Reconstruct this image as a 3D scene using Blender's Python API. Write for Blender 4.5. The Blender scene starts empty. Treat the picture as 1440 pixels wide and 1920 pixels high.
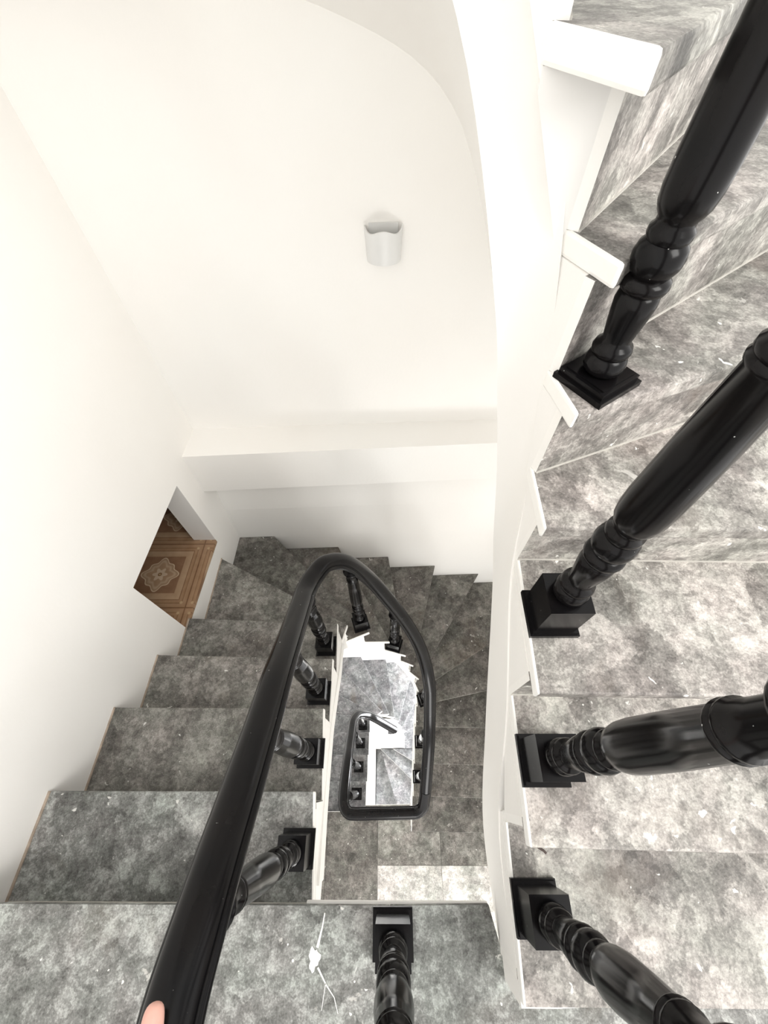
import bpy, bmesh, math, random
from mathutils import Vector, Matrix
random.seed(7)
scene = bpy.context.scene
COL = scene.collection
R = 0.185                                   # riser height

# ------------------------------------------------------------------ materials
def new_mat(name):
    m = bpy.data.materials.new(name); m.use_nodes = True
    nt = m.node_tree; nt.nodes.clear()
    out = nt.nodes.new('ShaderNodeOutputMaterial'); b = nt.nodes.new('ShaderNodeBsdfPrincipled')
    nt.links.new(b.outputs[0], out.inputs[0])
    return m, nt, b
def N(nt, t, **kw):
    n = nt.nodes.new(t)
    for k, v in kw.items():
        if k in n.inputs: n.inputs[k].default_value = v
        else: setattr(n, k, v)
    return n
def L(nt, a, b): nt.links.new(a, b)
def math_(nt, op, a, b=None, c=None, clamp=False):
    n = nt.nodes.new('ShaderNodeMath'); n.operation = op; n.use_clamp = clamp
    for i, v in enumerate((a, b, c)):
        if v is None: continue
        if isinstance(v, (int, float)): n.inputs[i].default_value = v
        else: nt.links.new(v, n.inputs[i])
    return n.outputs[0]
def ramp(nt, fac, stops):
    n = nt.nodes.new('ShaderNodeValToRGB'); e = n.color_ramp.elements
    while len(e) < len(stops): e.new(0.5)
    for el, (p, c) in zip(e, stops):
        el.position = p; el.color = (*c, 1) if len(c) == 3 else c
    nt.links.new(fac, n.inputs[0]); return n.outputs[0]
def mix(nt, fac, a, b, mode='MIX'):
    n = nt.nodes.new('ShaderNodeMix'); n.data_type = 'RGBA'; n.blend_type = mode
    for s, v in ((0, fac), (6, a), (7, b)):
        if isinstance(v, (int, float)): n.inputs[s].default_value = v
        elif isinstance(v, tuple): n.inputs[s].default_value = (*v, 1)
        else: nt.links.new(v, n.inputs[s])
    return n.outputs[2]
def rgb2(nt, v):
    return v

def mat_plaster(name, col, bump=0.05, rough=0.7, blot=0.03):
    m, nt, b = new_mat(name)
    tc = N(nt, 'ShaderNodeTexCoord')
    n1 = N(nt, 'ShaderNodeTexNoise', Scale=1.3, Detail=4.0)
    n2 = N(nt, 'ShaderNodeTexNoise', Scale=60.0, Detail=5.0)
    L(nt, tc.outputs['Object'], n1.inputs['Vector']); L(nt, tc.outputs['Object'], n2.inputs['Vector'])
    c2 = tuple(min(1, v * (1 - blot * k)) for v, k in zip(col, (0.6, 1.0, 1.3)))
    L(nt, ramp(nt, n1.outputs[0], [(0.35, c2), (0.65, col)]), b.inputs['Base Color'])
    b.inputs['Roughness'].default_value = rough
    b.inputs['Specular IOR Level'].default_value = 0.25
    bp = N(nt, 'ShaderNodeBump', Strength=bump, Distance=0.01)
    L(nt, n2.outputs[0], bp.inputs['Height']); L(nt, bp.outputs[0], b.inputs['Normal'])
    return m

def mat_stone(name, dark, mid, light, fleck=0.5, seed=0.0, stain=(0.09, 0.062, 0.038), clast=0.6):
    m, nt, b = new_mat(name)
    tc = N(nt, 'ShaderNodeTexCoord'); oi = N(nt, 'ShaderNodeObjectInfo')
    off = N(nt, 'ShaderNodeCombineXYZ')
    L(nt, math_(nt, 'MULTIPLY_ADD', oi.outputs['Random'], 37.0, seed), off.inputs[0])
    L(nt, math_(nt, 'MULTIPLY_ADD', oi.outputs['Random'], -53.0, seed), off.inputs[1])
    L(nt, math_(nt, 'MULTIPLY', oi.outputs['Random'], 19.0), off.inputs[2])
    add = N(nt, 'ShaderNodeVectorMath'); add.operation = 'ADD'
    L(nt, tc.outputs['Object'], add.inputs[0]); L(nt, off.outputs[0], add.inputs[1])
    P = add.outputs[0]
    def noise(s, d=6.0, r=0.6, dist=0.0, lac=2.0):
        n = N(nt, 'ShaderNodeTexNoise', Scale=s, Detail=d, Roughness=r, Distortion=dist, Lacunarity=lac)
        L(nt, P, n.inputs['Vector']); return n
    big = noise(3.6, 10, 0.68, 0.7)
    med = noise(16, 10, 0.78, 0.35)
    fine = noise(85, 5, 0.75)
    grain = noise(240, 2, 0.6)
    # warp for the pebbly / broken clast pattern
    w = N(nt, 'ShaderNodeVectorMath'); w.operation = 'MULTIPLY_ADD'
    L(nt, med.outputs['Color'], w.inputs[0]); w.inputs[1].default_value = (0.07, 0.07, 0.07); L(nt, P, w.inputs[2])
    vor = N(nt, 'ShaderNodeTexVoronoi', Scale=48.0); L(nt, w.outputs[0], vor.inputs['Vector'])
    vb = N(nt, 'ShaderNodeTexVoronoi', Scale=9.0); L(nt, w.outputs[0], vb.inputs['Vector'])
    vc = N(nt, 'ShaderNodeTexVoronoi', Scale=22.0); L(nt, w.outputs[0], vc.inputs['Vector'])
    def red(n):
        q = N(nt, 'ShaderNodeSeparateColor'); L(nt, n.outputs['Color'], q.inputs[0]); return q.outputs[0]
    v = math_(nt, 'MULTIPLY_ADD', big.outputs[0], 0.70, -0.35)
    v = math_(nt, 'ADD', v, math_(nt, 'MULTIPLY_ADD', med.outputs[0], 0.66, -0.33))
    v = math_(nt, 'ADD', v, math_(nt, 'MULTIPLY_ADD', red(vor), 0.14, -0.07))
    v = math_(nt, 'ADD', v, math_(nt, 'MULTIPLY_ADD', red(vc), 0.10, -0.05))
    v = math_(nt, 'ADD', v, math_(nt, 'MULTIPLY_ADD', red(vb), 0.20 * clast, -0.10 * clast))
    v = math_(nt, 'ADD', v, math_(nt, 'MULTIPLY_ADD', fine.outputs[0], 0.55, -0.275))
    v = math_(nt, 'ADD', v, math_(nt, 'MULTIPLY_ADD', grain.outputs[0], 0.34, -0.17))
    v = math_(nt, 'ADD', v, 0.53)
    col = ramp(nt, v, [(0.28, dark), (0.50, mid), (0.70, light), (0.86, tuple(min(1, c * 1.5) for c in light))])
    # greenish and pinkish casts
    hu = noise(5.5, 4, 0.6, 0.5)
    col = mix(nt, 0.5, col, mix(nt, 1.0, col, ramp(nt, hu.outputs[0], [(0.36, (0.93, 1.0, 0.96)), (0.5, (1, 1, 1)), (0.64, (1.0, 0.93, 0.95))]), 'MULTIPLY'))
    # dark veins
    vein = N(nt, 'ShaderNodeTexNoise', Scale=4.5, Detail=5.0, Roughness=0.55, Distortion=1.8)
    L(nt, P, vein.inputs['Vector'])
    vm = math_(nt, 'ABSOLUTE', math_(nt, 'SUBTRACT', vein.outputs[0], 0.5))
    col = mix(nt, math_(nt, 'MULTIPLY', ramp(nt, vm, [(0.0, (1, 1, 1)), (0.012, (0, 0, 0))]), 0.22), col, tuple(c * 0.55 for c in dark))
    # brown stains
    st = noise(2.3, 5, 0.6, 0.8)
    col = mix(nt, math_(nt, 'MULTIPLY', ramp(nt, st.outputs[0], [(0.58, (0, 0, 0)), (0.72, (1, 1, 1))]), 0.4), col, stain)
    # pale paint specks
    fl = noise(34, 3, 0.55, 0.4)
    col = mix(nt, math_(nt, 'MULTIPLY', ramp(nt, fl.outputs[0], [(0.70, (0, 0, 0)), (0.72, (1, 1, 1))]), fleck), col, (0.75, 0.74, 0.70))
    fl2 = noise(11, 6, 0.62, 1.0)
    col = mix(nt, math_(nt, 'MULTIPLY', ramp(nt, fl2.outputs[0], [(0.675, (0, 0, 0)), (0.70, (1, 1, 1))]), fleck * 0.6), col, (0.62, 0.60, 0.56))
    # slab to slab variation
    br = math_(nt, 'MULTIPLY_ADD', oi.outputs['Random'], 0.30, 0.86)
    vmu = N(nt, 'ShaderNodeVectorMath'); vmu.operation = 'SCALE'
    L(nt, col, vmu.inputs[0]); L(nt, br, vmu.inputs[3])
    L(nt, vmu.outputs[0], b.inputs['Base Color'])
    L(nt, math_(nt, 'MULTIPLY_ADD', med.outputs[0], 0.35, 0.38), b.inputs['Roughness'])
    b.inputs['Specular IOR Level'].default_value = 0.35
    bp = N(nt, 'ShaderNodeBump', Strength=0.18, Distance=0.004)
    L(nt, v, bp.inputs['Height']); L(nt, bp.outputs[0], b.inputs['Normal'])
    return m

def mat_simple(name, col, rough=0.5, coat=0.0, spec=0.5, noise=0.0, nscale=20):
    m, nt, b = new_mat(name)
    tc = N(nt, 'ShaderNodeTexCoord'); n = N(nt, 'ShaderNodeTexNoise', Scale=nscale, Detail=5.0)
    L(nt, tc.outputs['Object'], n.inputs['Vector'])
    a = tuple(max(0, c * (1 - noise)) for c in col); bb = tuple(min(1, c * (1 + noise)) for c in col)
    L(nt, ramp(nt, n.outputs[0], [(0.3, a), (0.7, bb)]), b.inputs['Base Color'])
    b.inputs['Roughness'].default_value = rough
    b.inputs['Coat Weight'].default_value = coat; b.inputs['Coat Roughness'].default_value = 0.12
    b.inputs['Specular IOR Level'].default_value = spec
    return m

def mat_lacquer():
    m, nt, b = new_mat('black_lacquered_wood')
    tc = N(nt, 'ShaderNodeTexCoord')
    n = N(nt, 'ShaderNodeTexNoise', Scale=14.0, Detail=3.0, Roughness=0.5); L(nt, tc.outputs['Object'], n.inputs['Vector'])
    d = N(nt, 'ShaderNodeTexNoise', Scale=150.0, Detail=1.0); L(nt, tc.outputs['Object'], d.inputs['Vector'])
    c = ramp(nt, n.outputs[0], [(0.3, (0.0035, 0.0035, 0.004)), (0.7, (0.006, 0.005, 0.005))])
    c = mix(nt, ramp(nt, d.outputs[0], [(0.80, (0, 0, 0)), (0.82, (1, 1, 1))]), c, (0.5, 0.5, 0.48))
    L(nt, c, b.inputs['Base Color'])
    b.inputs['Roughness'].default_value = 0.2
    b.inputs['Specular IOR Level'].default_value = 0.16
    return m

def mat_tile():
    """brown glazed floor tile 0.40 m square: nested borders, corner dots and a pale flower medallion"""
    m, nt, b = new_mat('brown_flower_tile')
    T = 0.40
    tc = N(nt, 'ShaderNodeTexCoord'); sx = N(nt, 'ShaderNodeSeparateXYZ'); L(nt, tc.outputs['Object'], sx.inputs[0])
    def cell(o, c):                                     # local coord in -0.5..0.5 of tile centred on c
        t = math_(nt, 'MULTIPLY_ADD', o, 1 / T, 0.5 - c / T)
        return math_(nt, 'SUBTRACT', math_(nt, 'FRACT', math_(nt, 'ADD', t, 20.0)), 0.5)
    u = cell(sx.outputs[0], 0.0); v = cell(sx.outputs[1], 0.0)
    au = math_(nt, 'ABSOLUTE', u); av = math_(nt, 'ABSOLUTE', v)
    q = math_(nt, 'MAXIMUM', au, av)
    sq = ramp(nt, q, [(0.0, (0.24, 0.125, 0.07)), (0.285, (0.24, 0.125, 0.07)), (0.292, (0.46, 0.31, 0.19)),
                      (0.375, (0.52, 0.36, 0.23)), (0.380, (0.22, 0.11, 0.055)), (0.388, (0.22, 0.11, 0.055)),
                      (0.393, (0.42, 0.26, 0.15)), (0.428, (0.37, 0.22, 0.12)), (0.433, (0.2, 0.1, 0.05)),
                      (0.445, (0.42, 0.27, 0.16)), (0.490, (0.38, 0.23, 0.13)), (0.494, (0.17, 0.08, 0.04))])
    r = math_(nt, 'SQRT', math_(nt, 'ADD', math_(nt, 'MULTIPLY', u, u), math_(nt, 'MULTIPLY', v, v)))
    th = math_(nt, 'ARCTAN2', v, u)
    pet = math_(nt, 'MULTIPLY_ADD', math_(nt, 'COSINE', math_(nt, 'MULTIPLY', th, 8.0)), 0.020, 0.225)
    pet = math_(nt, 'MULTIPLY_ADD', math_(nt, 'COSINE', math_(nt, 'MULTIPLY', th, 4.0)), 0.024, pet)
    ins = math_(nt, 'SUBTRACT', pet, r)
    med = ramp(nt, ins, [(0.0, (0.70, 0.56, 0.40)), (0.012, (0.70, 0.56, 0.40)), (0.020, (0.36, 0.23, 0.14)), (0.06, (0.55, 0.41, 0.28)), (0.09, (0.40, 0.26, 0.16))])
    pt2 = math_(nt, 'SUBTRACT', math_(nt, 'MULTIPLY_ADD', math_(nt, 'COSINE', math_(nt, 'MULTIPLY', th, 6.0)), 0.022, 0.085), r)
    med = mix(nt, math_(nt, 'GREATER_THAN', pt2, 0.0), med, (0.66, 0.52, 0.38))
    med = mix(nt, math_(nt, 'LESS_THAN', r, 0.028), med, (0.19, 0.085, 0.03))
    med = mix(nt, math_(nt, 'LESS_THAN', r, 0.014), med, (0.5, 0.36, 0.2))
    col = mix(nt, math_(nt, 'GREATER_THAN', ins, 0.0), sq, med)
    du = math_(nt, 'SUBTRACT', au, 0.425); dv = math_(nt, 'SUBTRACT', av, 0.425)
    dr = math_(nt, 'SQRT', math_(nt, 'ADD', math_(nt, 'MULTIPLY', du, du), math_(nt, 'MULTIPLY', dv, dv)))
    col = mix(nt, math_(nt, 'LESS_THAN', dr, 0.020), col, (0.55, 0.40, 0.24))
    n = N(nt, 'ShaderNodeTexNoise', Scale=22.0, Detail=5.0); L(nt, tc.outputs['Object'], n.inputs['Vector'])
    col = mix(nt, 0.25, col, ramp(nt, n.outputs[0], [(0.3, (0.20, 0.11, 0.06)), (0.7, (0.46, 0.31, 0.20))]))
    L(nt, col, b.inputs['Base Color']); b.inputs['Roughness'].default_value = 0.3
    return m

PLASTER = mat_plaster('white_plaster', (0.86, 0.85, 0.825))
DIM = mat_plaster('shade_brown_plaster', (0.16, 0.12, 0.09))  # brown stands in for shade inside the store room
PAINT = mat_plaster('white_gloss_paint', (0.88, 0.87, 0.84), bump=0.12, rough=0.5)
STONE = mat_stone('dark_grey_stone', (0.042, 0.039, 0.034), (0.112, 0.105, 0.094), (0.225, 0.213, 0.193), fleck=0.7)
STONE_MID = mat_stone('grey_green_stone', (0.066, 0.066, 0.061), (0.178, 0.180, 0.170), (0.39, 0.40, 0.38), fleck=0.8, seed=3.1)
STONE_LEFT = mat_stone('brown_grey_stone', (0.052, 0.049, 0.043), (0.145, 0.138, 0.124), (0.29, 0.28, 0.255), fleck=0.7, seed=5.2)
STONE_PALE = mat_stone('pale_warm_stone', (0.095, 0.088, 0.081), (0.240, 0.226, 0.208), (0.48, 0.455, 0.42), fleck=0.9, seed=6.7, stain=(0.15, 0.115, 0.09), clast=0.9)  # paler, warmer tones for the right-hand flight
STONE_WORN = mat_stone('worn_white_stone', (0.20, 0.195, 0.18), (0.42, 0.41, 0.385), (0.72, 0.70, 0.66), fleck=0.9, seed=2.2, stain=(0.2, 0.16, 0.12))
STONE_COOL = mat_stone('cool_grey_stone', (0.06, 0.06, 0.063), (0.135, 0.135, 0.139), (0.27, 0.27, 0.272), fleck=0.6, seed=9.3)
LACQ = mat_lacquer()
TILE = mat_tile()
SKIN = mat_simple('skin', (0.60, 0.335, 0.275), rough=0.5, noise=0.12, nscale=40)
SCONCE = mat_simple('white_ceramic', (0.70, 0.70, 0.69), rough=0.4, noise=0.02)
METAL = mat_simple('rusty_metal', (0.05, 0.035, 0.03), rough=0.6, noise=0.3)
MORTAR = mat_simple('grubby_mortar', (0.33, 0.27, 0.215), rough=0.85, noise=0.35, nscale=25)
GROUT = mat_simple('pale_grout', (0.50, 0.48, 0.44), rough=0.8, noise=0.12, nscale=30)

# ------------------------------------------------------------------ object helpers
def W(o):                                             # world position of a root
    p = Vector((0, 0, 0))
    while o is not None: p += o.location; o = o.parent
    return p
def link_mesh(name, bm, mats, parent=None, loc=None, smooth=False, origin=None):
    if origin is None: origin = W(parent) if parent else Vector(loc or (0, 0, 0))
    origin = Vector(origin)
    bmesh.ops.recalc_face_normals(bm, faces=bm.faces[:])
    bmesh.ops.translate(bm, verts=bm.verts[:], vec=-origin)
    me = bpy.data.meshes.new(name); bm.to_mesh(me); bm.free()
    for mt in (mats if isinstance(mats, (list, tuple)) else [mats]): me.materials.append(mt)
    if smooth:
        for p in me.polygons: p.use_smooth = True
        try: me.set_sharp_from_angle(angle=math.radians(38))
        except Exception: pass
    o = bpy.data.objects.new(name, me); COL.objects.link(o)
    if parent: o.parent = parent; o.location = origin - W(parent)
    else: o.location = origin
    return o
def thing(name, label, cat, loc, group=None):
    o = bpy.data.objects.new(name, None); COL.objects.link(o); o.empty_display_size = 0.05
    o.location = loc; o['label'] = label; o['category'] = cat
    if group: o['group'] = group
    return o
def tag(o, label, cat, kind=None):
    o['label'] = label; o['category'] = cat
    if kind: o['kind'] = kind
    return o
def prism(bm, poly, z0, z1, side_mat=None, top_mat=0, bottom_mat=0):
    """vertical prism; z0/z1 scalar or list per corner; side_mat list of material index per side"""
    n = len(poly)
    zb = z0 if isinstance(z0, (list, tuple)) else [z0] * n
    zt = z1 if isinstance(z1, (list, tuple)) else [z1] * n
    b = [bm.verts.new((p[0], p[1], z)) for p, z in zip(poly, zb)]
    t = [bm.verts.new((p[0], p[1], z)) for p, z in zip(poly, zt)]
    f = bm.faces.new(t); f.material_index = top_mat
    f = bm.faces.new(b[::-1]); f.material_index = bottom_mat
    for i in range(n):
        j = (i + 1) % n
        f = bm.faces.new((b[i], b[j], t[j], t[i]))
        f.material_index = side_mat[i] if side_mat else 0
def box(bm, x0, x1, y0, y1, z0, z1): prism(bm, [(x0, y0), (x1, y0), (x1, y1), (x0, y1)], z0, z1)
def bevel(bm, w, seg=2, ang=30):
    ed = [e for e in bm.edges if len(e.link_faces) == 2 and e.calc_face_angle(0) > math.radians(ang)]
    bmesh.ops.bevel(bm, geom=ed, offset=w, segments=seg, affect='EDGES', clamp_overlap=True, profile=0.6)

def catmull(pts, n=8):
    P = [Vector(p) for p in pts]; P = [2 * P[0] - P[1]] + P + [2 * P[-1] - P[-2]]
    out = []
    for i in range(1, len(P) - 2):
        a, b, c, d = P[i - 1:i + 3]
        for k in range(n):
            t = k / n
            out.append(0.5 * ((2 * b) + (c - a) * t + (2 * a - 5 * b + 4 * c - d) * t * t + (3 * b - a - 3 * c + d) * t ** 3))
    out.append(P[-2]); return out
def sweep(bm, path, prof):
    """profile (side, up) swept along path, kept upright"""
    rings = []
    n = len(path)
    for i, p in enumerate(path):
        t = (path[min(i + 1, n - 1)] - path[max(i - 1, 0)]).normalized()
        h = Vector((t.x, t.y, 0))
        if h.length < 1e-4: h = Vector((0, 1, 0))
        h.normalize()
        s = Vector((h.y, -h.x, 0))
        up = s.cross(t).normalized()
        if up.z < 0: up = -up
        rings.append([bm.verts.new(p + s * a + up * b) for a, b in prof])
    m = len(prof)
    for a, b in zip(rings, rings[1:]):
        for k in range(m): bm.faces.new((a[k], a[(k + 1) % m], b[(k + 1) % m], b[k]))
    bm.faces.new(rings[0][::-1]); bm.faces.new(rings[-1])
def lathe(bm, prof, seg=28, cx=0, cy=0):
    rings = []
    for r, z in prof:
        rings.append([bm.verts.new((cx + r * math.cos(2 * math.pi * k / seg), cy + r * math.sin(2 * math.pi * k / seg), z)) for k in range(seg)])
    for a, b in zip(rings, rings[1:]):
        for k in range(seg): bm.faces.new((a[k], a[(k + 1) % seg], b[(k + 1) % seg], b[k]))
    bm.faces.new(rings[0][::-1]); bm.faces.new(rings[-1])

# ------------------------------------------------------------------ room geometry
ZB = -6.35                                             # bottom of the stairwell
ZT = 2.75
def xl(y): return -1.088 + 0.036 * (y + 0.05)          # left wall face
def y_low(x): return 1.385 + 0.033 * (x + 1.0)         # back wall below the beam
def y_beam(x): return 1.330 + 0.048 * (x + 1.05)
def y_up(x): return 1.520 + 0.030 * (x + 1.06)         # back wall above the beam
XR = 1.05

def structure(name, bm, mats, label, cat):
    o = link_mesh(name, bm, mats); o['kind'] = 'structure'; o['label'] = label; o['category'] = cat; return o

# left wall with the small opening
bm = bmesh.new()
oy0, oy1, oz0, oz1 = 0.645, 1.185, -0.775, -0.232
TH = 0.13
def wall_piece(y0, y1, z0, z1):
    prism(bm, [(xl(y0) - TH, y0), (xl(y0), y0), (xl(y1), y1), (xl(y1) - TH, y1)], z0, z1)
wall_piece(-1.6, oy0, ZB, ZT); wall_piece(oy1, 1.75, ZB, ZT)
# opening edges follow the slightly crooked plasterwork
prism(bm, [(xl(oy0) - TH, oy0), (xl(oy0), oy0), (xl(oy1), oy1), (xl(oy1) - TH, oy1)], [-0.215, -0.215, -0.248, -0.248], ZT)
prism(bm, [(xl(oy0) - TH, oy0), (xl(oy0), oy0), (xl(oy1), oy1), (xl(oy1) - TH, oy1)], ZB, [-0.772, -0.772, -0.816, -0.816])
bmesh.ops.remove_doubles(bm, verts=bm.verts[:], dist=1e-5)
structure('wall_left', bm, PLASTER, 'plain white plastered wall on the left, pierced by a small square opening', 'wall')

# room behind the opening: tiled floor and side walls coloured dark to give the room its shade
def zt_(y): return -0.742 - 0.0815 * (y - 0.645)
fp = [(-2.5, 0.10), (xl(0.1) - TH, 0.10), (xl(oy0) - TH, oy0), (xl(oy0) + .001, oy0), (xl(oy1) + .001, oy1), (xl(oy1) - TH, oy1), (xl(1.7) - TH, 1.75), (-2.5, 1.75)]
bm = bmesh.new(); prism(bm, fp, [zt_(y) - .025 for x, y in fp], [zt_(y) for x, y in fp])
tfl = link_mesh('floor', bm, TILE, origin=(-1.300, 0.955, -0.775)); tfl['kind'] = 'structure'
tfl['label'] = 'brown patterned floor tiles with a flower medallion seen through the small opening'; tfl['category'] = 'floor'
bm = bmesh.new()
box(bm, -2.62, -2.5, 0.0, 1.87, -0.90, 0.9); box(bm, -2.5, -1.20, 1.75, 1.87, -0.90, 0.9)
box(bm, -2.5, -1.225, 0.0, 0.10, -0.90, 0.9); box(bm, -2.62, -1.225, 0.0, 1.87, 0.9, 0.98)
structure('wall_store', bm, DIM, 'plastered walls of the store room behind the small opening, coloured dark for shade', 'wall')

# back wall in two planes, with the beam between
def back(name, yf, z0, z1, label, cat, thick_to=1.80):
    bm = bmesh.new()
    xs = [-1.30, -0.6, 0.0, 0.6, 1.25]
    prism(bm, [(x, yf(x)) for x in xs] + [(x, thick_to) for x in xs[::-1]], z0, z1)
    return structure(name, bm, PLASTER, label, cat)
bm = bmesh.new(); xs = [-1.30, -0.6, 0.0, 0.6, 1.25]
prism(bm, [(x, y_low(x)) for x in xs] + [(x, 1.80) for x in xs[::-1]], ZB, -1.12)
rows_ = [[bm.verts.new((x, y_low(x) + dy, z)) for x in xs] + [bm.verts.new((xs[-1], 1.80, z)), bm.verts.new((xs[0], 1.80, z))] for z, dy in ((-1.12, 0), (-.80, .02), (-.497, .065))]
for a, b in zip(rows_, rows_[1:]):
    for q in range(7): bm.faces.new((a[q], a[(q + 1) % 7], b[(q + 1) % 7], b[q]))
bm.faces.new(rows_[0][::-1]); bm.faces.new(rows_[-1])
structure('wall_back', bm, PLASTER, 'lower part of the white far wall, below the beam', 'wall')
back('wall_back_upper', y_up, -0.205, ZT, 'tall upper part of the white far wall carrying the small lamp', 'wall')
bm = bmesh.new(); xs = [-1.30, -0.6, 0.0, 0.6, 1.25]
prism(bm, [(x, y_beam(x)) for x in xs] + [(x, 1.80) for x in xs[::-1]], [-0.497] * 5 + [-0.497] * 5, [-0.205] * 10)
bevel(bm, 0.012, 2, 60)
structure('trim_1', bm, PLASTER, 'white plastered floor beam running across the far wall', 'beam')
# right wall of the lower storeys (behind the outer stair ends)
bm = bmesh.new(); box(bm, XR, XR + 0.12, -1.6, 1.75, -3.6, -0.15)
structure('wall_right', bm, PLASTER, 'white plastered wall along the outer ends of the lower steps', 'wall')
# ground slab
bm = bmesh.new(); box(bm, -1.3, 2.6, -1.6, 1.8, ZB - 0.1, ZB)
structure('floor_ground', bm, STONE, 'dark ground floor at the bottom of the stairwell', 'floor')

# ------------------------------------------------------------------ stairs
def offset_line(a, b, toward, d):
    a = Vector(a); b = Vector(b); t = (b - a).normalized(); n = Vector((-t.y, t.x))
    m = (a + b) / 2
    if (Vector(toward) - m).dot(n) < 0: n = -n
    return a + n * d, b + n * d
def on_wall(p, walls):                                 # which wall an outer point belongs to
    d = {'L': abs(p[0] - xl(p[1])), 'F': abs(p[1] - walls['yf'](p[0])), 'R': abs(p[0] - XR)}
    return min(d, key=d.get)
def extend(a, b, walls):
    """stretch inner->outer line until it meets the nearest wall"""
    a = Vector(a); b = Vector(b); t = b - a
    best = None
    for k in range(1, 4000):
        p = a + t * (k * 0.001 / t.length)
        if p.x <= xl(p.y) or p.x >= XR or p.y >= walls['yf'](p.x): return p
    return b
def corner(w1, w2, walls):
    s = {w1, w2}
    if s == {'L', 'F'}:
        x = xl(walls['yf'](-1.04)); return Vector((x, walls['yf'](x)))
    if s == {'F', 'R'}: return Vector((XR, walls['yf'](XR)))
    return None

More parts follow.
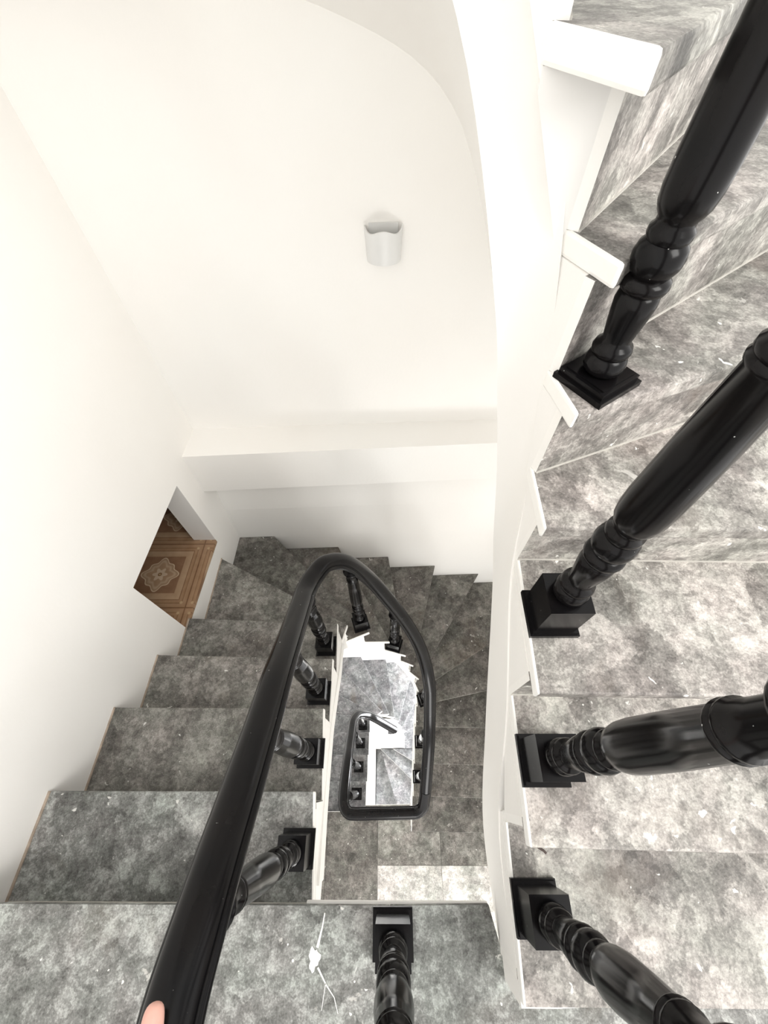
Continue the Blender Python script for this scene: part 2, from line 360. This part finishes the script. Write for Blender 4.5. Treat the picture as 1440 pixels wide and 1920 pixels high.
def build_stairs(name, label, loc, fronts, zfun, walls, depth, grp=None, th=0.032, ov=0.03, tail=R, stone=STONE, inB={}, soffit=None):
    """fronts: ordered dict k -> (inner, outer) nosing line of tread k, k increasing downhill; zfun(k) top of tread k.
    Treads are built for every k whose k-1 line exists."""
    root = thing(name, label, 'staircase', loc)
    ks = sorted(fronts)
    line = {k: (Vector(fronts[k][0]), extend(fronts[k][0], fronts[k][1], walls)) for k in ks}
    mid = {k: (line[k][0] + line[k][1]) / 2 for k in ks}
    body = bmesh.new()
    def uphill(k):
        if k - 1 in mid: return mid[k - 1]
        return mid[k] * 2 - mid[k + 1]
    def riser_line(k, d):                              # line of nosing k moved uphill by d, clipped on the well edge and the wall
        a, b = offset_line(*line[k], uphill(k), d)
        t = (b - a).normalized()
        if d > 0:
            j = k
            while j - 1 in line:
                p, q = line[j][0], line[j - 1][0]
                e = q - p; den = t.x * e.y - t.y * e.x
                if abs(den) > 1e-9:
                    w = p - a
                    u = (w.x * t.y - w.y * t.x) / -den if False else (t.x * (a.y - p.y) - t.y * (a.x - p.x)) / den
                    if -1e-6 <= u <= 1 + 1e-6:
                        a = p + e * u; break
                j -= 1
        if d > 0 and k in inB:
            n = Vector((-t.y, t.x))
            if n.dot(Vector(uphill(k)) - mid[k]) < 0: n = -n
            a = Vector(inB[k]) + n * (d - ov)
        return a, extend(a, a + t * .1, walls)
    for k in ks:
        if k - 1 not in line: continue
        z = zfun(k)
        F = line[k]; B = riser_line(k - 1, ov + 0.020)
        wF, wB = on_wall(F[1], walls), on_wall(B[1], walls)
        c = corner(wF, wB, walls) if wF != wB else None
        poly = [F[0], F[1]] + ([c] if c is not None else []) + [B[1], B[0]]
        sides = [0, 0] + ([0] if c is not None else []) + [0, 1]
        bm = bmesh.new(); prism(bm, poly, z - th, z)
        bmesh.ops.recalc_face_normals(bm, faces=bm.faces[:])
        bevel(bm, 0.005, 2, 40)
        ie = (B[0] - F[0]); il = ie.length; ie = ie / il
        for f in bm.faces:                             # the slab end towards the well is painted white
            c3 = f.calc_center_median(); w2 = Vector((c3.x, c3.y)) - F[0]
            if abs(w2.x * ie.y - w2.y * ie.x) < 0.0045 and -0.004 < w2.dot(ie) < il + .004: f.material_index = 1
        st_k = stone(k) if callable(stone) else stone
        link_mesh('tread', bm, [st_k, PAINT], root, origin=(mid[k].x, mid[k].y, z))
        if c is None and wF == 'L':                    # mortar bead along the wall
            bm = bmesh.new(); q = Vector((.007, 0))
            prism(bm, [F[1], F[1] + q, B[1] + q, B[1]], z, z + .004)
            link_mesh('mortar', bm, MORTAR, root, origin=(F[1].x, F[1].y, z))
        # riser under nosing k-1 standing on tread k
        ra = riser_line(k - 1, ov); rb = riser_line(k - 1, ov + 0.016)
        bm = bmesh.new()
        prism(bm, [ra[0], ra[1], rb[1], rb[0]], z, zfun(k - 1) - th, side_mat=[0, 0, 0, 1])
        ga = riser_line(k - 1, ov - 0.0025)
        prism(bm, [ga[0], ga[1], ra[1], ra[0]], z, z + 0.003, side_mat=[2, 2, 2, 2], top_mat=2)
        link_mesh('riser', bm, [st_k, PAINT, GROUT], root, origin=((ra[0].x + ra[1].x) / 2, (ra[0].y + ra[1].y) / 2, z))
        # masonry body below tread k
        f2 = riser_line(k, ov + 0.016); b2 = rb
        wF, wB = on_wall(f2[1], walls), on_wall(b2[1], walls)
        c = corner(wF, wB, walls) if wF != wB else None
        df, db = depth(k), depth(k - 1)
        zf, zb_ = [z - d + .012 for d in df], [zfun(k - 1) - d + .012 for d in db]
        zb_ = [min(q, z - th - 0.02) for q in zb_]; zf = [min(q, z - th - 0.02) for q in zf]
        poly = [f2[0], f2[1]] + ([c] if c is not None else []) + [b2[1], b2[0]]
        zbot = [zf[0], zf[1]] + ([(zf[1] + zb_[1]) / 2] if c is not None else []) + [zb_[1], zb_[0]]
        prism(body, poly, zbot, z - th)
    k = ks[-1]                                         # riser under the lowest nosing
    if tail:
        ra = riser_line(k, ov); rb = riser_line(k, ov + 0.016); ga = riser_line(k, ov - 0.0025); z0 = zfun(k) - tail
        bm = bmesh.new(); prism(bm, [ra[0], ra[1], rb[1], rb[0]], z0, zfun(k) - th, side_mat=[0, 0, 0, 1])
        prism(bm, [ga[0], ga[1], ra[1], ra[0]], z0, z0 + 0.003, side_mat=[2, 2, 2, 2], top_mat=2)
        link_mesh('riser', bm, [st_k, PAINT, GROUT], root, origin=((ra[0].x + ra[1].x) / 2, (ra[0].y + ra[1].y) / 2, z0))
    # smooth plastered underside with its inner face towards the well
    if soffit:
        ci = catmull(soffit[0], 6); cc = catmull(soffit[1], 6); hh = catmull([(h, 0, 0) for h in soffit[2]], 6)
    else:
        ci = catmull([(line[k][0].x, line[k][0].y, zfun(k) - depth(k)[0]) for k in ks], 6)
        cc = catmull([(line[k][1].x, line[k][1].y, zfun(k) - depth(k)[1]) for k in ks], 6)
        hh = [Vector((.10, 0, 0))] * len(ci)
    skin = bmesh.new(); rows = []
    for i, (a, b, h) in enumerate(zip(ci, cc, hh)):
        d = (b - a); d.z = 0; d.normalize()
        a2 = a - d * 0.004
        bq = Vector((max(xl(b.y), min(XR, b.x)), min(b.y, walls['yf'](b.x)), b.z))
        rows.append([skin.verts.new(v) for v in (a2, bq, bq + Vector((0, 0, .05)), a2 + d * .07 + Vector((0, 0, h.x)), a2 + Vector((0, 0, h.x)))])
    for a, b in zip(rows, rows[1:]):
        for q in range(5): skin.faces.new((a[q], a[(q + 1) % 5], b[(q + 1) % 5], b[q]))
    skin.faces.new(rows[0]); skin.faces.new(rows[-1][::-1])
    link_mesh('soffit', skin, PLASTER, root, smooth=True)
    bmesh.ops.remove_doubles(body, verts=body.verts[:], dist=1e-4)
    st = link_mesh('stringer', body, PLASTER, root)
    st['label'] = 'white plastered stair body and stringer face'
    return root

# middle storey: the flight going down from the landing (lines 0..16)
in0 = {0: (-.230, -.277), 1: (-.252, -.047), 2: (-.267, .215), 3: (-.269, .444), 4: (-.281, .664), 5: (-.25, .715), 6: (-.136, .729), 7: (-.016, .723),
       8: (.09, .683), 9: (.147, .66), 10: (.192, .608), 11: (.196, .557), 12: (.194, .483), 13: (.186, .359), 14: (.175, .108), 15: (.165, -.115), 16: (.15, -.36)}
out0 = {0: (-1.08, -.277), 1: (-1.08, -.047), 2: (-1.07, .219), 3: (-1.06, .462), 4: (-1.05, .694), 5: (-1.046, 1.132), 6: (-.797, 1.388), 7: (-.375, 1.39), 8: (-.024, 1.411), 9: (.344, 1.422),
        10: (.724, 1.44), 11: (.793, .923), 12: (.778, .603), 13: (.767, .347), 14: (.757, .096), 15: (.746, -.129), 16: (.714, -.37)}
low = {'yf': y_low}
build_stairs('staircase', 'grey stone winding stairs leading down from the landing, left and far side of the well', (-.6, -.1, -.2),
             {k: (in0[k], out0[k]) for k in in0}, lambda k: -k * R, low, lambda k: (0.335, 0.335), stone=lambda k: STONE_MID if k == 1 else (STONE_LEFT if k <= 5 else STONE))

# upper flight on the right (lines 16 .. 5 of the storey above)
inU = {16: (.238, -.388), 15: (.247, -.127), 14: (.254, .113), 13: (.259, .355), 12: (.270, .446), 11: (.275, .512), 10: (.219, .498), 9: (.155, .575), 8: (.075, .625), 7: (-.03, .655), 6: (-.14, .66), 5: (-.25, .64)}
outU = {16: (.8, -.388), 15: (.8, -.137), 14: (.8, .105), 13: (.8, .345), 12: (.40, .496), 11: (.55, .715), 10: (.375, .702), 9: (.36, 1.55), 8: (0, 1.55), 7: (-.37, 1.55), 6: (-.8, 1.55), 5: (-1.04, 1.13)}
inB_U = {13: (.264, .386), 12: (.268, .479), 11: (.260, .535), 10: (.241, .597), 9: (.168, .615), 8: (.090, .650), 7: (-.015, .680), 6: (-.13, .685), 5: (-.24, .66)}
sofI = [(.246, -.40, .002), (.247, -.127, -.085), (.254, .113, .074), (.262, .355, .277), (.266, .45, .345), (.263, .53, .42), (.237, .588, .614), (.203, .625, .80), (.166, .645, .972), (.08, .682, 1.252), (-.03, .695, 1.45), (-.14, .695, 1.64), (-.25, .67, 1.82)]
sofO = [(1.05, -.40, .0), (1.05, -.13, -.08), (1.05, .105, .08), (1.05, .345, .26), (1.05, .60, .30), (1.05, 1.0, .30), (.75, 1.575, .33), (.46, 1.57, .52), (.325, 1.56, .77), (.13, 1.556, 1.05), (-.13, 1.55, 1.18), (-.45, 1.54, 1.25), (-1.03, 1.40, 1.32)]
sofH = [.145, .20, .25, .21, .30, .40, .42, .40, .30, .20, .16, .16, .16]
up = {'yf': y_up}
def zU(k): return (17 - k) * R
build_stairs('staircase', 'pale grey stone stairs climbing on the right with four black balusters', (.6, -.3, .0),
             {k: (inU[k], outU[k]) for k in inU}, zU, up, lambda k: (.24, .24) if k < 15 else (.20, .20), stone=STONE_PALE, inB=inB_U, soffit=(sofI, sofO, sofH))

# lowest full storey, seen down the well (lines 0..13 of the storey below)
D1 = 17 * R
inL = {0: (-.245, -.235), 1: (-.243, -.013), 2: (-.242, .215), 3: (-.241, .435), 4: (-.246, .610), 5: (-.217, .674), 6: (-.115, .709), 7: (-.029, .700), 8: (.039, .682), 9: (.096, .659), 10: (.142, .608), 11: (.167, .553), 12: (.178, .482), 13: (.18, .395)}
outL = {0: (-.9, -.235), 1: (-.9, -.013), 2: (-.9, .215), 3: (-.9, .425), 4: (-.9, .640), 5: (-.672, .885), 6: (-.694, 1.249), 7: (-.384, 1.36), 8: (-.063, 1.353), 9: (.27, 1.215), 10: (.62, 1.40), 11: (.85, .95), 12: (.85, .62), 13: (.8, .395)}
build_stairs('staircase', 'light grey stone stairs seen at the bottom of the well, inside the lower handrail loop', (-.6, -.1, -D1 - .2),
             {k: (inL[k], outL[k]) for k in inL}, lambda k: -(k + 17) * R, low, lambda k: (0.335, 0.335), stone=STONE_COOL)

# last winding steps in the bottom of the well, turning round the foot of the white wall
root = thing('staircase', 'small fan of winding grey steps at the very bottom of the well', 'staircase', (.1, 0, -6.0))
cpt = (-.165, .400)
fan = [[(.02, .395), (1.04, .395), (1.04, -.22), (.285, .251)], [cpt, (.02, .395), (.285, .251), (1.04, -.22), (1.04, -.9), (.296, .007)],
       [cpt, (.296, .007), (.68, -.86), (.15, -.60), (.068, -.285)], [(-.225, .405), cpt, (.068, -.285), (.15, -.60), (-.235, -.60)]]
for i, poly in enumerate(fan):
    z = -5.62 - 0.12 * i
    bm = bmesh.new(); prism(bm, poly, z - .04, z); bevel(bm, .005, 2, 40)
    c = (sum(p[0] for p in poly) / len(poly), sum(p[1] for p in poly) / len(poly), z)
    link_mesh('tread', bm, STONE_COOL, root, origin=c)
bm = bmesh.new()
for i, poly in enumerate(fan): prism(bm, [(p[0], p[1]) for p in poly], ZB, -5.66 - .12 * i)
link_mesh('stair_body', bm, PLASTER, root)
# white walls that close the well below the lowest flight
bm = bmesh.new()
prism(bm, [(-.40, -.60), (-.243, -.60), (-.240, .41), (-.40, .41)], ZB, [-3.70, -3.70, -4.08, -4.08])
structure('wall_well_left', bm, PLASTER, 'white wall under the left flight at the bottom of the well', 'wall')
bm = bmesh.new()
prism(bm, [(-.40, .41), (-.235, .408), (.185, .405), (.185, .52), (.12, .62), (.04, .68), (-.20, .68), (-.40, .64)], ZB, [-5.2, -5.5, -5.57, -5.3, -4.95, -4.80, -4.60, -4.5])
structure('wall_well_back', bm, PLASTER, 'white wall under the winding steps at the bottom of the well', 'wall')

# ------------------------------------------------------------------ landings
def landing(name, z, slabs, base, label, t_edge=0.05, cat='landing', stone=None):
    bm = bmesh.new()
    for poly in base: prism(bm, poly, z - t_edge, z - 0.02)
    root = structure(name, bm, PAINT, label, cat)
    for poly in slabs:
        b = bmesh.new(); prism(b, poly, z - 0.02, z); bevel(b, 0.002, 1, 40)
        c = Vector((sum(p[0] for p in poly) / len(poly), sum(p[1] for p in poly) / len(poly), z))
        link_mesh('slab', b, (stone[slabs.index(poly)] if isinstance(stone, list) else stone) or STONE, root, origin=c)
    return root
XL_ = -1.083
land = landing('floor_landing', 0.0,
    [[(XL_, -1.5), (-.02, -1.5), (-.02, -.277), (XL_, -.277)],
     [(-.018, -1.5), (.62, -1.5), (.62, -.372), (.246, -.372), (.222, -.274), (-.018, -.277)],
     [(.622, -1.5), (1.05, -1.5), (1.05, -.372), (.622, -.372)]],
    [[(XL_, -1.5), (1.05, -1.5), (1.05, -.374), (.246, -.374), (.222, -.272), (-.226, -.272), (-.226, -.31), (XL_, -.31)]],
    'grey stone landing the photographer stands on, with a white paint drip', t_edge=0.033, stone=STONE_MID)
DL = -17 * R
landing('floor_landing_lower', DL,
    [[(XL_ + .03, -1.5), (-.562, -1.5), (-.562, -.240), (XL_ + .03, -.240)],
     [(-.56, -1.5), (-.131, -1.5), (-.131, -.195), (-.24, -.195), (-.24, -.240), (-.56, -.240)],
     [(-.129, -.600), (.40, -.600), (.40, -.336), (.150, -.336), (.150, -.187), (-.129, -.193)],
     [(.402, -.600), (1.05, -.600), (1.05, -.336), (.402, -.336)],
     [(-.129, -1.5), (.40, -1.5), (.40, -.602), (-.129, -.602)], [(.402, -1.5), (1.05, -1.5), (1.05, -.602), (.402, -.602)]],
    [[(XL_ + .03, -1.5), (1.05, -1.5), (1.05, -.336), (.152, -.336), (.152, -.183), (-.242, -.190), (-.242, -.238), (XL_ + .03, -.238)]],
    'grey stone landing one storey down, seen behind the lower handrail loop', 0.06, stone=[STONE, STONE, STONE_LEFT, STONE_LEFT, STONE_WORN, STONE_WORN])

# paint drip on the upper landing
bm = bmesh.new()
blob = []
for k in range(22):
    a = 2 * math.pi * k / 22; r = 0.0125 * (1 + 0.22 * math.sin(3 * a + 1) + 0.14 * math.sin(7 * a))
    blob.append((-.196 + r * math.cos(a), -.369 + 1.5 * r * math.sin(a)))
prism(bm, blob, 0.0, 0.0016)
def streak(pts, w):
    for (a, b), wa, wb in zip(zip(pts, pts[1:]), w, w[1:]):
        a = Vector(a); b = Vector(b); t = (b - a).normalized(); n = Vector((-t.y, t.x))
        prism(bm, [a + n * wa, a - n * wa, b - n * wb, b + n * wb], 0.0, 0.0012)
streak([(-.177, -.290), (-.181, -.315), (-.190, -.350)], [.0012, .0016, .003])
streak([(-.186, -.383), (-.165, -.410), (-.145, -.43), (-.135, -.455)], [.002, .0011, .0008, .0005])
streak([(-.166, -.408), (-.172, -.450)], [.0007, .0005])
for x, y, r in ((-.245, -.372, .003), (-.26, -.345, .002), (-.10, -.405, .002)):
    prism(bm, [(x + r * math.cos(a * 1.05), y + r * math.sin(a * 1.05)) for a in range(6)], 0, .0012)
dr = link_mesh('paint_drip', bm, PAINT, land, origin=(-.19, -.37, 0)); dr['label'] = 'splash and streaks of white paint'

# ------------------------------------------------------------------ railing
def rail_profile(w=0.039, h=0.030):
    p = []
    for k in range(0, 13):                             # gently rounded top
        a = math.radians(14) + (math.pi - 2 * math.radians(14)) * k / 12
        p.append((w * .86 * math.cos(a), h * math.sin(a) ** 0.75))
    x0, z0 = p[-1]
    left = [(-w * .78, .0055), (-w * .80, .003)]       # groove
    for k in range(6):                                 # bead
        a = math.radians(100 + 32 * k); left.append((-w - .002 + .0085 + .0085 * math.cos(a), -.0055 + .0085 * math.sin(a)))
    left += [(-w * .82, -.0145), (-w * .82, -.020), (-w * .72, -.026), (-w * .5, -.030)]
    return p + left + [(-a, b) for a, b in left[::-1]]
PROF = rail_profile()
PLINTH_H = 0.115
def turned_profile(h0, H, k=1.0):
    """outline of the turned post from the top of the plinth (h0) up to the rail (H)"""
    f = lambda z: h0 + (z - PLINTH_H) * k
    pr = [(.024, f(.115)), (.031, f(.117)), (.036, f(.125)), (.037, f(.135)), (.034, f(.146)), (.030, f(.150)), (.033, f(.153)), (.0345, f(.160)), (.032, f(.168)), (.026, f(.172)),
          (.0245, f(.180)), (.0275, f(.196)), (.0315, f(.222)), (.0335, f(.240)), (.0315, f(.252)), (.028, f(.256)), (.035, f(.260)), (.037, f(.267)), (.035, f(.275)), (.028, f(.279)),
          (.031, f(.283)), (.0365, f(.294)), (.0375, f(.305)), (.0345, f(.318)), (.029, f(.324)), (.0315, f(.330)), (.031, f(.338)), (.0265, f(.343)), (.0265, f(.350)),
          (.031, f(.356)), (.0355, f(.366)), (.0380, f(.382)), (.0385, f(.41))]
    s = f(.41); e = H - .145
    if e < s + .01: e = s + .01
    pr += [(.0350, s + (e - s) * .5), (.0300, e), (.0330, e + .003), (.0340, e + .008), (.0305, e + .012), (.0330, e + .015), (.0330, e + .021), (.0290, e + .025), (.0275, e + .05)]
    t = H - .062
    pr += [(.0265, t), (.034, t + .004), (.042, t + .010), (.0435, t + .016), (.040, t + .022), (.029, t + .026), (.024, t + .034), (.024, H)]
    return [(r * .84, z) for r, z in pr]
def baluster(parent, x, y, z, H, rot=0.0, k=1.0, h0=PLINTH_H, lean=(0, 0)):
    o = bpy.data.objects.new('baluster', None)
    bm = bmesh.new(); lathe(bm, turned_profile(h0, H, k))
    bmesh.ops.recalc_face_normals(bm, faces=bm.faces[:])
    me = bpy.data.meshes.new('baluster'); bm.to_mesh(me); bm.free(); me.materials.append(LACQ)
    for p in me.polygons: p.use_smooth = True
    me.set_sharp_from_angle(angle=math.radians(50))
    o = bpy.data.objects.new('baluster', me); COL.objects.link(o); o.parent = parent
    o.location = Vector((x, y, z)) - W(parent); o.rotation_euler = (lean[0], lean[1], rot)
    # square plinth with a moulded foot
    bm = bmesh.new(); s = .0385; q = .0475
    if h0 > .06:
        box(bm, -q, q, -q, q, 0, .012); box(bm, -.044, .044, -.044, .044, .012, .020); box(bm, -s, s, -s, s, .020, h0)
    else:
        box(bm, -q, q, -q, q, 0, .010); box(bm, -.042, .042, -.042, .042, .010, .020); box(bm, -.036, .036, -.036, .036, .020, h0)
    bevel(bm, .0025, 2, 40)
    bmesh.ops.recalc_face_normals(bm, faces=bm.faces[:])
    pm = bpy.data.meshes.new('plinth'); bm.to_mesh(pm); bm.free(); pm.materials.append(LACQ)
    po = bpy.data.objects.new('plinth', pm); COL.objects.link(po); po.parent = o
    return o
def rail_z(path, x, y, z):
    """height of the rail above a post foot"""
    c = [p for p in path if p.z > z + .25 and p.z < z + 1.2]
    b = min(c, key=lambda p: (p.x - x) ** 2 + (p.y - y) ** 2)
    return b.z

railA_pts = [(.30, .62, 1.78), (.305, .50, 1.60), (.302, .30, 1.36), (.298, .016, 1.12), (.294, -.20, .95), (.285, -.285, .80), (.262, -.345, .69), (.20, -.358, .655), (0, -.36, .652), (-.19, -.358, .652), (-.255, -.340, .652), (-.279, -.280, .645),
             (-.282, -.171, .585), (-.287, -.040, .480), (-.293, .08, .378), (-.30, .20, .28), (-.307, .30, .185), (-.315, .40, .085), (-.322, .50, -.01), (-.325, .57, -.07), (-.31, .65, -.118), (-.27, .73, -.165), (-.195, .785, -.28),
             (-.10, .80, -.51), (.01, .765, -.77), (.10, .72, -.99), (.17, .66, -1.195), (.215, .59, -1.38), (.240, .51, -1.52), (.246, .443, -1.617), (.250, .333, -1.765), (.245, .184, -1.894), (.236, .062, -2.006), (.226, -.07, -2.13)]
railB_pts = [(.226, -.07, -2.13), (.222, -.115, -2.19), (.209, -.170, -2.26), (.17, -.198, -2.295), (.12, -.203, -2.30), (-.10, -.207, -2.30), (-.275, -.210, -2.30), (-.325, -.200, -2.303), (-.355, -.160, -2.32), (-.364, -.10, -2.36), (-.365, .020, -2.45), (-.363, .14, -2.55),
             (-.362, .231, -2.65), (-.360, .36, -2.78), (-.355, .45, -2.87), (-.325, .512, -2.96), (-.28, .53, -3.04), (-.233, .533, -3.13), (-.167, .514, -3.22), (-.1074, .4937, -3.33), (-.0294, .4646, -3.45), (.036, .440, -3.545)]
def railing(label, pts, posts, loc, drop=None):
    root = thing('stair_railing', label, 'railing', loc)
    path = catmull(pts, 7)
    bm = bmesh.new(); sweep(bm, path, PROF)
    bmesh.ops.recalc_face_normals(bm, faces=bm.faces[:])
    link_mesh('handrail', bm, LACQ, root, smooth=True)
    for p in posts:
        x, y, z = p[:3]; kw = p[3] if len(p) > 3 else {}
        H = kw.pop('H', None) or (rail_z(path, x, y, z) - .027 - z)
        baluster(root, x, y, z, H, **kw)
    if drop:                                           # short turned drop under the free end of the rail
        x, y, z, h = drop
        bm = bmesh.new(); box(bm, x - .028, x + .028, y - .028, y + .028, z - h, z); bevel(bm, .004, 2)
        lathe(bm, [(.010, z - h - .06), (.022, z - h - .05), (.027, z - h - .03), (.022, z - h - .01), (.016, z - h)], 20, x, y)
        link_mesh('newel_drop', bm, LACQ, root, smooth=True)
    return root
railing('black wooden railing of the near storey, with the big handrail the hand holds', railA_pts,
        [(.288, -.243, R), (.297, .016, 2 * R), (.305, .262, 3 * R), (.318, .520, 5 * R, dict(h0=.022, k=.90, rot=.6)),
         (-.012, -.324, 0), (-.287, -.185, -R), (-.302, .066, -2 * R), (-.318, .300, -3 * R), (-.330, .548, -4 * R), (-.190, .782, -6 * R, dict(rot=.3)), (.015, .757, -8 * R, dict(rot=-.3)),
         (.249, .530, -12 * R, dict(rot=.3)), (.232, .262, -14 * R), (.216, .020, -15 * R)], (-.012, -.33, 0))
railing('black railing loop one storey down, seen in the bottom of the well', railB_pts,
        [(-.335, -.11, DL - R), (-.335, .11, DL - 2 * R), (-.335, .33, DL - 3 * R), (-.325, .52, DL - 4 * R)], (0, -.21, DL), drop=(-.015, .458, -3.50, .38))

# ------------------------------------------------------------------ wall lamp
sx_, sz_ = -.028, .61
sy = y_up(sx_)
lamp = thing('wall_lamp', 'small white half-round wall lamp on the far wall', 'lamp', (sx_, sy, sz_))
bm = bmesh.new()
nseg, nz = 20, 6
def lampr(a, t): return (0.060 + .006 * t) * math.cos(a), -(0.052 + .004 * t) * math.sin(a) ** 0.85 if math.sin(a) > 0 else 0
outer_, inner_ = [], []
for j in range(nz + 1):
    t = j / nz; ro, ri = [], []
    for i in range(nseg + 1):
        a = math.pi * i / nseg; x, y = lampr(a, t)
        zt = .105 + .006 * math.cos(4 * a) * (1 if t == 1 else 0)
        ro.append(bm.verts.new((sx_ + x, sy + y, sz_ + zt * t))); ri.append(bm.verts.new((sx_ + x * .93, sy + y * .90, sz_ + .004 + (zt - .004) * t)))
    outer_.append(ro); inner_.append(ri)
for j in range(nz):
    for i in range(nseg):
        bm.faces.new((outer_[j][i], outer_[j][i + 1], outer_[j + 1][i + 1], outer_[j + 1][i]))
        bm.faces.new((inner_[j][i], inner_[j + 1][i], inner_[j + 1][i + 1], inner_[j][i + 1]))
for i in range(nseg): bm.faces.new((outer_[nz][i], outer_[nz][i + 1], inner_[nz][i + 1], inner_[nz][i]))
bm.faces.new(outer_[0]); bm.faces.new(inner_[0])
for j in range(nz):
    for e in (0, nseg): bm.faces.new((outer_[j][e], outer_[j + 1][e], inner_[j + 1][e], inner_[j][e]))
link_mesh('shade', bm, SCONCE, lamp, smooth=True)
bm = bmesh.new(); box(bm, sx_ - .050, sx_ + .050, sy - .006, sy, sz_ + .01, sz_ + .118)
bevel(bm, .003, 2); link_mesh('back_plate', bm, SCONCE, lamp)

# ------------------------------------------------------------------ hand holding the rail
def skin_mesh(name, verts, edges, radii, mat, loc):
    me = bpy.data.meshes.new(name); me.from_pydata([tuple(Vector(v) - Vector(loc)) for v in verts], edges, [])
    o = bpy.data.objects.new(name, me); COL.objects.link(o); o.location = loc
    sk = o.modifiers.new('skin', 'SKIN'); sk.use_smooth_shade = True
    for i, r in enumerate(radii):
        o.data.skin_vertices[0].data[i].radius = (r, r) if not isinstance(r, tuple) else r
        o.data.skin_vertices[0].data[i].use_root = (i == 0)
    su = o.modifiers.new('sub', 'SUBSURF'); su.levels = 2; su.render_levels = 2
    me.materials.append(mat); return o
hv = [(-.345, -.560, .800), (-.335, -.480, .765), (-.322, -.425, .738), (-.306, -.380, .716), (-.300, -.345, .705)]      # forearm, wrist, palm, knuckles
he = [(0, 1), (1, 2), (2, 3), (3, 4)]; hr = [.034, .030, (.027, .021), (.034, .019), (.034, .015)]
def chain(start, pts, rad):
    prev = start
    for p, r in zip(pts, rad):
        hv.append(p); hr.append(r); he.append((prev, len(hv) - 1)); prev = len(hv) - 1
chain(3, [(-.282, -.350, .712), (-.274, -.312, .702), (-.277, -.276, .693), (-.2825, -.2470, .685), (-.2845, -.2330, .681)], [.0165, .0155, .0145, .0132, .0095])      # thumb along the rail
for y, ln in ((-.285, 1.0), (-.305, 1.06), (-.325, 1.0), (-.344, .85)):                                                      # fingers curling over the outer side
    x = -.322 + max(0, -.30 - y) * .75
    chain(4, [(x + .004, y - .012, .694), (x - .014, y, .677), (x - .017 * ln, y + .002, .677 - .028 * ln), (x - .004 * ln, y + .004, .677 - .050 * ln)], [.0100, .0092, .0086, .0066])
hand = skin_mesh('person', hv, he, hr, SKIN, (-.33, -.34, .70))
tag(hand, 'left hand resting on the black handrail, thumb along its top', 'person')

# ------------------------------------------------------------------ nail by the riser of the right flight
bm = bmesh.new()
path = [Vector((.262, -.125, 2 * R - .012)), Vector((.275, -.132, 2 * R - .010)), Vector((.279, -.136, 2 * R - .010))]
sweep(bm, path, [(.0022 * math.cos(a), .0022 * math.sin(a)) for a in [2 * math.pi * k / 8 for k in range(8)]])
nail = link_mesh('nail', bm, METAL, origin=(.27, -.13, 2 * R)); tag(nail, 'small bent nail sticking out below the second step of the right flight', 'nail')

# ------------------------------------------------------------------ light
w = bpy.data.worlds.new('World'); scene.world = w; w.use_nodes = True
bg = w.node_tree.nodes['Background']; bg.inputs[0].default_value = (1.0, 0.985, 0.96, 1); bg.inputs[1].default_value = 1.0
def area(name, loc, target, sx, sy, power, col=(1, 1, 1)):
    l = bpy.data.lights.new(name, 'AREA'); l.shape = 'RECTANGLE'; l.size = sx; l.size_y = sy; l.energy = power; l.color = col
    o = bpy.data.objects.new(name, l); COL.objects.link(o); o.location = loc
    o.rotation_euler = (Vector(target) - Vector(loc)).to_track_quat('-Z', 'Y').to_euler(); return o
area('stair_fill_light', (1.9, -1.2, 2.6), (-.3, .9, -.1), 1.4, 1.4, 45, (1, .98, .95))  # added area light for the upper steps and walls; no window built
area('lower_fill_light', (1.7, .5, -4.4), (-.2, .6, -4.7), 1.2, 1.3, 110, (.96, .98, 1))  # added to brighten the deep well, standing in for an unseen window
area('landing_fill_light', (.45, -1.9, -1.9), (.0, .7, -2.0), 0.9, 0.9, 17, (1, .99, .97))  # added to whiten the far stringer from below; no window behind it

# ------------------------------------------------------------------ camera
cam = bpy.data.cameras.new('camera'); cam.sensor_fit = 'VERTICAL'; cam.sensor_height = 36; cam.lens = 789.251 / 1920 * 36
cam.clip_start = 0.01; cam.clip_end = 50
co = bpy.data.objects.new('camera', cam); COL.objects.link(co)
r_ = Vector((0.99990251, 0.00150141, -0.01388204)); u_ = Vector((0.0062493, 0.84094774, 0.54108025)); d_ = Vector((-0.01248646, 0.54111426, -0.84085638))
M = Matrix(((r_.x, u_.x, -d_.x), (r_.y, u_.y, -d_.y), (r_.z, u_.z, -d_.z))).to_4x4()
M.translation = Vector((-0.0143844591, -0.0240677492, 1.38519213)); co.matrix_world = M
scene.camera = co
vs = scene.view_settings
vs.view_transform = 'Standard'; vs.look = 'None'; vs.gamma = 1.0; vs.use_curve_mapping = False; vs.exposure = 0.85
scene.cycles.max_bounces = 10; scene.cycles.diffuse_bounces = 6
